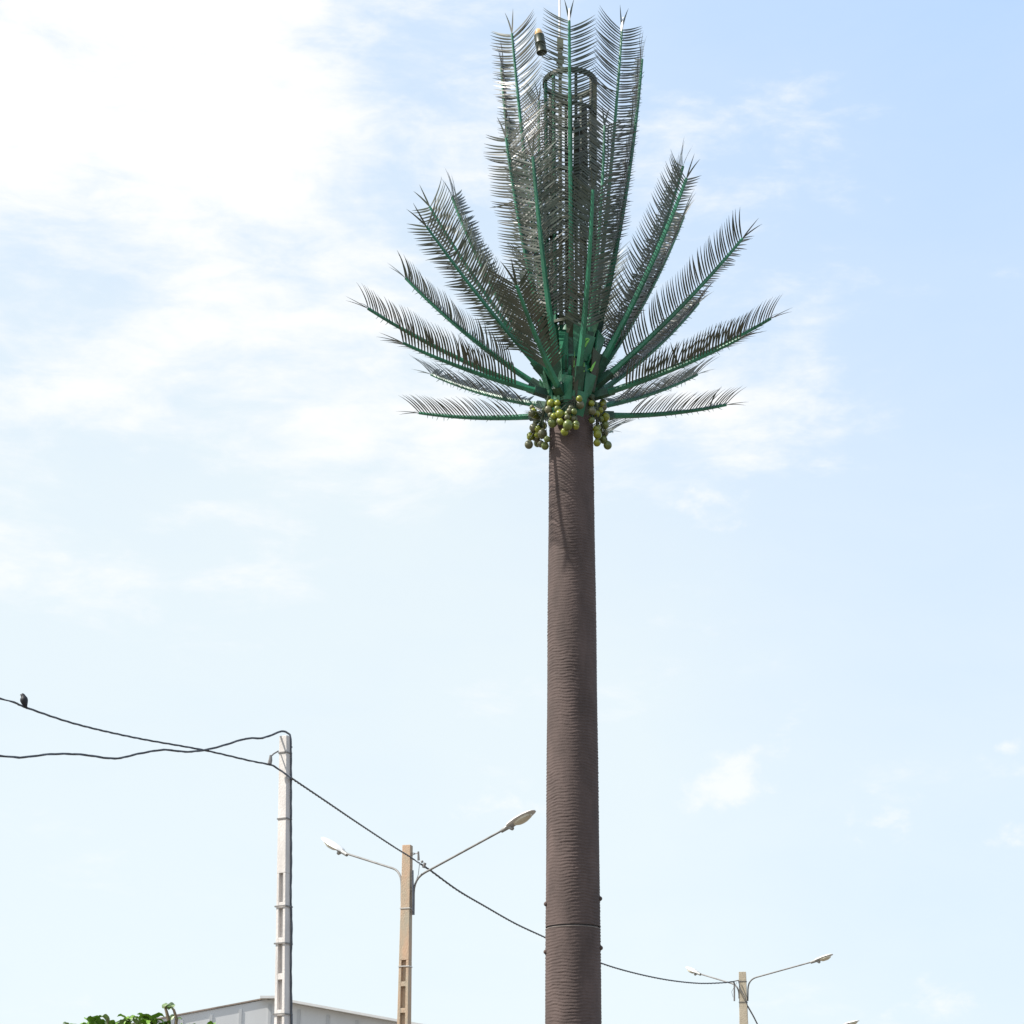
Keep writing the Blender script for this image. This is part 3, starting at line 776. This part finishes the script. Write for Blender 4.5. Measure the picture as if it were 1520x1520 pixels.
# ------------------------------------------------------------------ warehouse far left
YW = 70.0
ap = at(399, 1484, YW); sc = YW / F
rR = (at(590, 1519, YW) - ap); slope = -rR.z / rR.x
lR = (at(255, 1510.5, YW) - ap); slopeL = lR.z / lR.x
HWr, HWl = 9.0, 9.0
ez = ap.z - slope * HWr; ezl = ap.z - slopeL * HWl
wr = thing('warehouse', 'pale grey metal clad warehouse gable behind the white pole', 'building', (ap.x, YW, 0))
D = 34
m = MB()
fl = [Vector((ap.x - HWl, YW, 0)), Vector((ap.x + HWr, YW, 0)), Vector((ap.x + HWr, YW, ez)), Vector((ap.x + .2, YW, ap.z)), Vector((ap.x - .2, YW, ap.z)), Vector((ap.x - HWl, YW, ezl))]
bk = [p + Vector((0, D, 0)) for p in fl]
n = len(fl); m.add(fl + bk, [tuple(range(n)), tuple(reversed(range(n, 2 * n)))] + [(i, i + n, (i + 1) % n + n, (i + 1) % n) for i in range(n) if i not in (2, 3, 4)])
wall = m.build('wall', M_SHED, wr, smooth=False)
def roofz(x): return ap.z - (slope * (x - ap.x) if x > ap.x else slopeL * (ap.x - x))
m = MB(); k = 0
x = ap.x - 8.82
while x < ap.x + HWr:
    zt = roofz(x) - .14
    m.box((x, YW - .012, zt / 2), .10, .03, zt); x += .985
m.build('panel_ribs', M_SHEDSEAM, wall, smooth=False)
def slab(x0, z0, x1, z1, y0, y1, th): 
    m = MB(); m.prism([Vector((x0, y0, z0)), Vector((x1, y0, z1)), Vector((x1, y1, z1)), Vector((x0, y1, z0))],
                      [Vector((x0, y0, z0 + th)), Vector((x1, y0, z1 + th)), Vector((x1, y1, z1 + th)), Vector((x0, y1, z0 + th))]); return m
slab(ap.x, ap.z + .02, ap.x + HWr + .3, ez - slope * .3 + .02, YW - .0, YW + D, .05).build('roof', M_ROOF, wr, smooth=False)
slab(ap.x - HWl - .3, ezl - slopeL * .3 + .02, ap.x - .001, ap.z + .02, YW - .0, YW + D, .05).build('roof', M_ROOF, wr, smooth=False)
slab(ap.x + .25, ap.z - .02, ap.x + HWr + .3, ez - slope * .3 + .03, YW - .32, YW - .004, .08).build('verge_trim', M_TRIMW, wr, smooth=False)
m = slab(ap.x - HWl - .3, ezl - slopeL * .3 - .01, ap.x - .25, ap.z + .0, YW - .05, YW - .004, .045); m.build('verge_trim', M_TRIMB, wr, smooth=False)
m = MB(); m.box((ap.x, YW + D / 2 - .16, ap.z + .06), .52, D + .3, .08); m.build('ridge_cap', M_TRIMW, wr, smooth=False)

# ------------------------------------------------------------------ leafy tree at bottom left
YT = 15.0
tb = at(205, 1700, YT); tb.z = 0
tr = thing('small_tree', 'bright green small tree with curled leaves at the bottom left corner', 'tree', tb)
m = MB()
top_c = Vector((tb.x, YT, 2.0))
m.tube([tb, tb + Vector((.03, .02, .6)), tb + Vector((-.02, 0, 1.15))], [.10, .075, .06], 10)
limbs = []
for i in range(9):
    a = i * 2.4; L = rng.uniform(.45, .75)
    e = tb + Vector((math.cos(a) * L, math.sin(a) * L, 1.75 + rng.uniform(-.2, .35)))
    mid = (tb + Vector((0, 0, 1.1))).lerp(e, .5) + Vector((0, 0, -.05)); m.tube([tb + Vector((0, 0, .95 + .02 * i)), mid, e], [.04, .028, .016], 7); limbs.append(e)
trunk_mb = m
LV = [[], []]; LF = [[], []]
def curled(kind, p, d, up, L, w):
    """a broad leaf folded along its rib and curled back at the tip"""
    V, Fc = LV[kind], LF[kind]; o = len(V); n = 7
    d = d.normalized(); s = d.cross(up).normalized(); u = s.cross(d)
    q = p.copy(); ang = 0; cr = rng.uniform(.15, .45)
    for i in range(n):
        t = i / (n - 1)
        wd = w * math.sin(math.pi * min(1, .12 + t * .86)) ** .7
        dd_ = d * math.cos(ang) - u * math.sin(ang); uu = u * math.cos(ang) + d * math.sin(ang)
        fold = .35 + .2 * math.sin(i * 1.7)
        V.append(q + s * wd * .5 * .9 + uu * wd * fold * .5); V.append(q + s * wd * .25 + uu * wd * .1); V.append(q.copy()); V.append(q - s * wd * .25 + uu * wd * .1); V.append(q - s * wd * .5 * .9 + uu * wd * fold * .5)
        q = q + dd_ * L / (n - 1); ang += cr
        if i:
            a, b_ = o + (i - 1) * 5, o + i * 5
            for j in range(4): Fc.append((a + j, a + j + 1, b_ + j + 1, b_ + j))
tw = MB()
def shoot(e, base, kind, n=9, sz=1.0, spread=.7, pal=.0):
    mid = base.lerp(e, .55) + Vector((rng.normal(0, .02), rng.normal(0, .02), .02))
    tw.tube([base, mid, e], [.010, .008, .004], 5)
    for i in range(n):
        a = i * 2.4 + rng.uniform(-.3, .3); t = .35 + .65 * i / n
        p = base.lerp(mid, t / .55) if t < .55 else mid.lerp(e, (t - .55) / .45)
        d = Vector((math.cos(a) * spread, math.sin(a) * spread, rng.uniform(.35, 1.0) * (.6 + t)))
        curled(kind if rng.random() > pal else 1 - kind, p, d, Vector((0, 0, 1)) + Vector((rng.normal(0, .2), rng.normal(0, .2), 0)), sz * rng.uniform(.065, .10), sz * rng.uniform(.048, .066))
ztop = at(200, 1535, YT).z
for i in range(300):
    a = rng.uniform(0, 6.283); rr_ = .95 * math.sqrt(rng.random()); zc = 2.15 + rng.uniform(-.65, .95) * math.sqrt(max(0, 1 - (rr_ / 1.0) ** 2))
    e = Vector((tb.x + math.cos(a) * rr_, YT + math.sin(a) * rr_ * .9, zc))
    zm = ztop - .05 + (e.y - YT) * .09 + rng.uniform(-.12, 0)
    e.z = min(e.z, zm - .04)
    li = min(limbs, key=lambda q: (q - e).length)
    shoot(e, li.lerp(e, .55 if (li - e).length > .3 else .1), 0, n=10, pal=.15)
# the shoots that reach into the picture
for (x, y, kd, sz, nl) in ((98, 1522, 0, .8, 5), (139, 1514, 0, 1.1, 9), (146, 1518, 0, 1.1, 8), (160, 1510, 1, .9, 5), (176, 1518, 0, 1.0, 7), (187, 1511, 0, 1.0, 10), (194, 1513, 0, 1.0, 9), (224, 1511, 0, 1.15, 10), (217, 1514, 0, 1.1, 10),
                           (230, 1514, 0, 1.0, 9), (268, 1525, 0, .8, 7), (274, 1523, 0, .8, 7), (311, 1520, 0, .8, 6), (120, 1524, 0, 1.0, 9), (104, 1523, 0, 1.1, 9), (112, 1527, 0, 1.1, 9), (152, 1522, 0, 1.1, 9), (168, 1520, 0, 1.1, 9), (210, 1516, 0, 1.1, 9), (238, 1520, 0, 1.1, 9), (290, 1526, 0, .9, 8), (205, 1519, 0, 1.0, 9), (327, 1527, 0, .7, 6), (246, 1522, 0, .9, 8)):
    e = at(x, y + 1, YT + rng.uniform(-.15, .15)); b_ = at(x + rng.uniform(-6, 6), 1572, YT)
    shoot(e, b_, kd, n=nl, sz=sz * 1.12, spread=.42, pal=.25)
# one tall bent shoot with a curled pale leaf
e0, e1, e2 = at(256, 1560, YT), at(250, 1512, YT), at(245, 1494, YT)
tw.tube([e0, at(253, 1535, YT), e1, e2], [.016, .016, .014, .010], 6)
tw.tube([at(259, 1540, YT), at(262, 1512, YT), at(258, 1499, YT), at(253, 1494, YT)], [.014, .013, .010, .006], 6)
curled(1, at(243, 1497, YT), Vector((.25, 0, 1)), Vector((-.6, -1, .2)), .075, .05); curled(1, at(249, 1498, YT), Vector((.5, 0, .6)), Vector((0, -1, .4)), .07, .055)
curled(0, at(244, 1496, YT), Vector((1, 0, .5)), Vector((0, -.6, 1)), .075, .045); curled(1, at(252, 1514, YT), Vector((.5, -.3, .7)), Vector((0, -1, .4)), .05, .04)
curled(0, at(262, 1514, YT), Vector((.6, 0, .6)), Vector((0, -.6, 1)), .05, .03)
n_tr = len(trunk_mb.v); trunk_mb.v += tw.v; trunk_mb.f += [tuple(i + n_tr for i in f) for f in tw.f]; trunk = trunk_mb.build('trunk', M_TWIG, tr)
crown = MB(); crown.v = LV[0]; crown.f = LF[0]; co = crown.build('crown', M_TREELEAF, tr)
c2 = MB(); c2.v = LV[1]; c2.f = LF[1]; c2.build('pale_leaves', M_TREELEAF2, co)
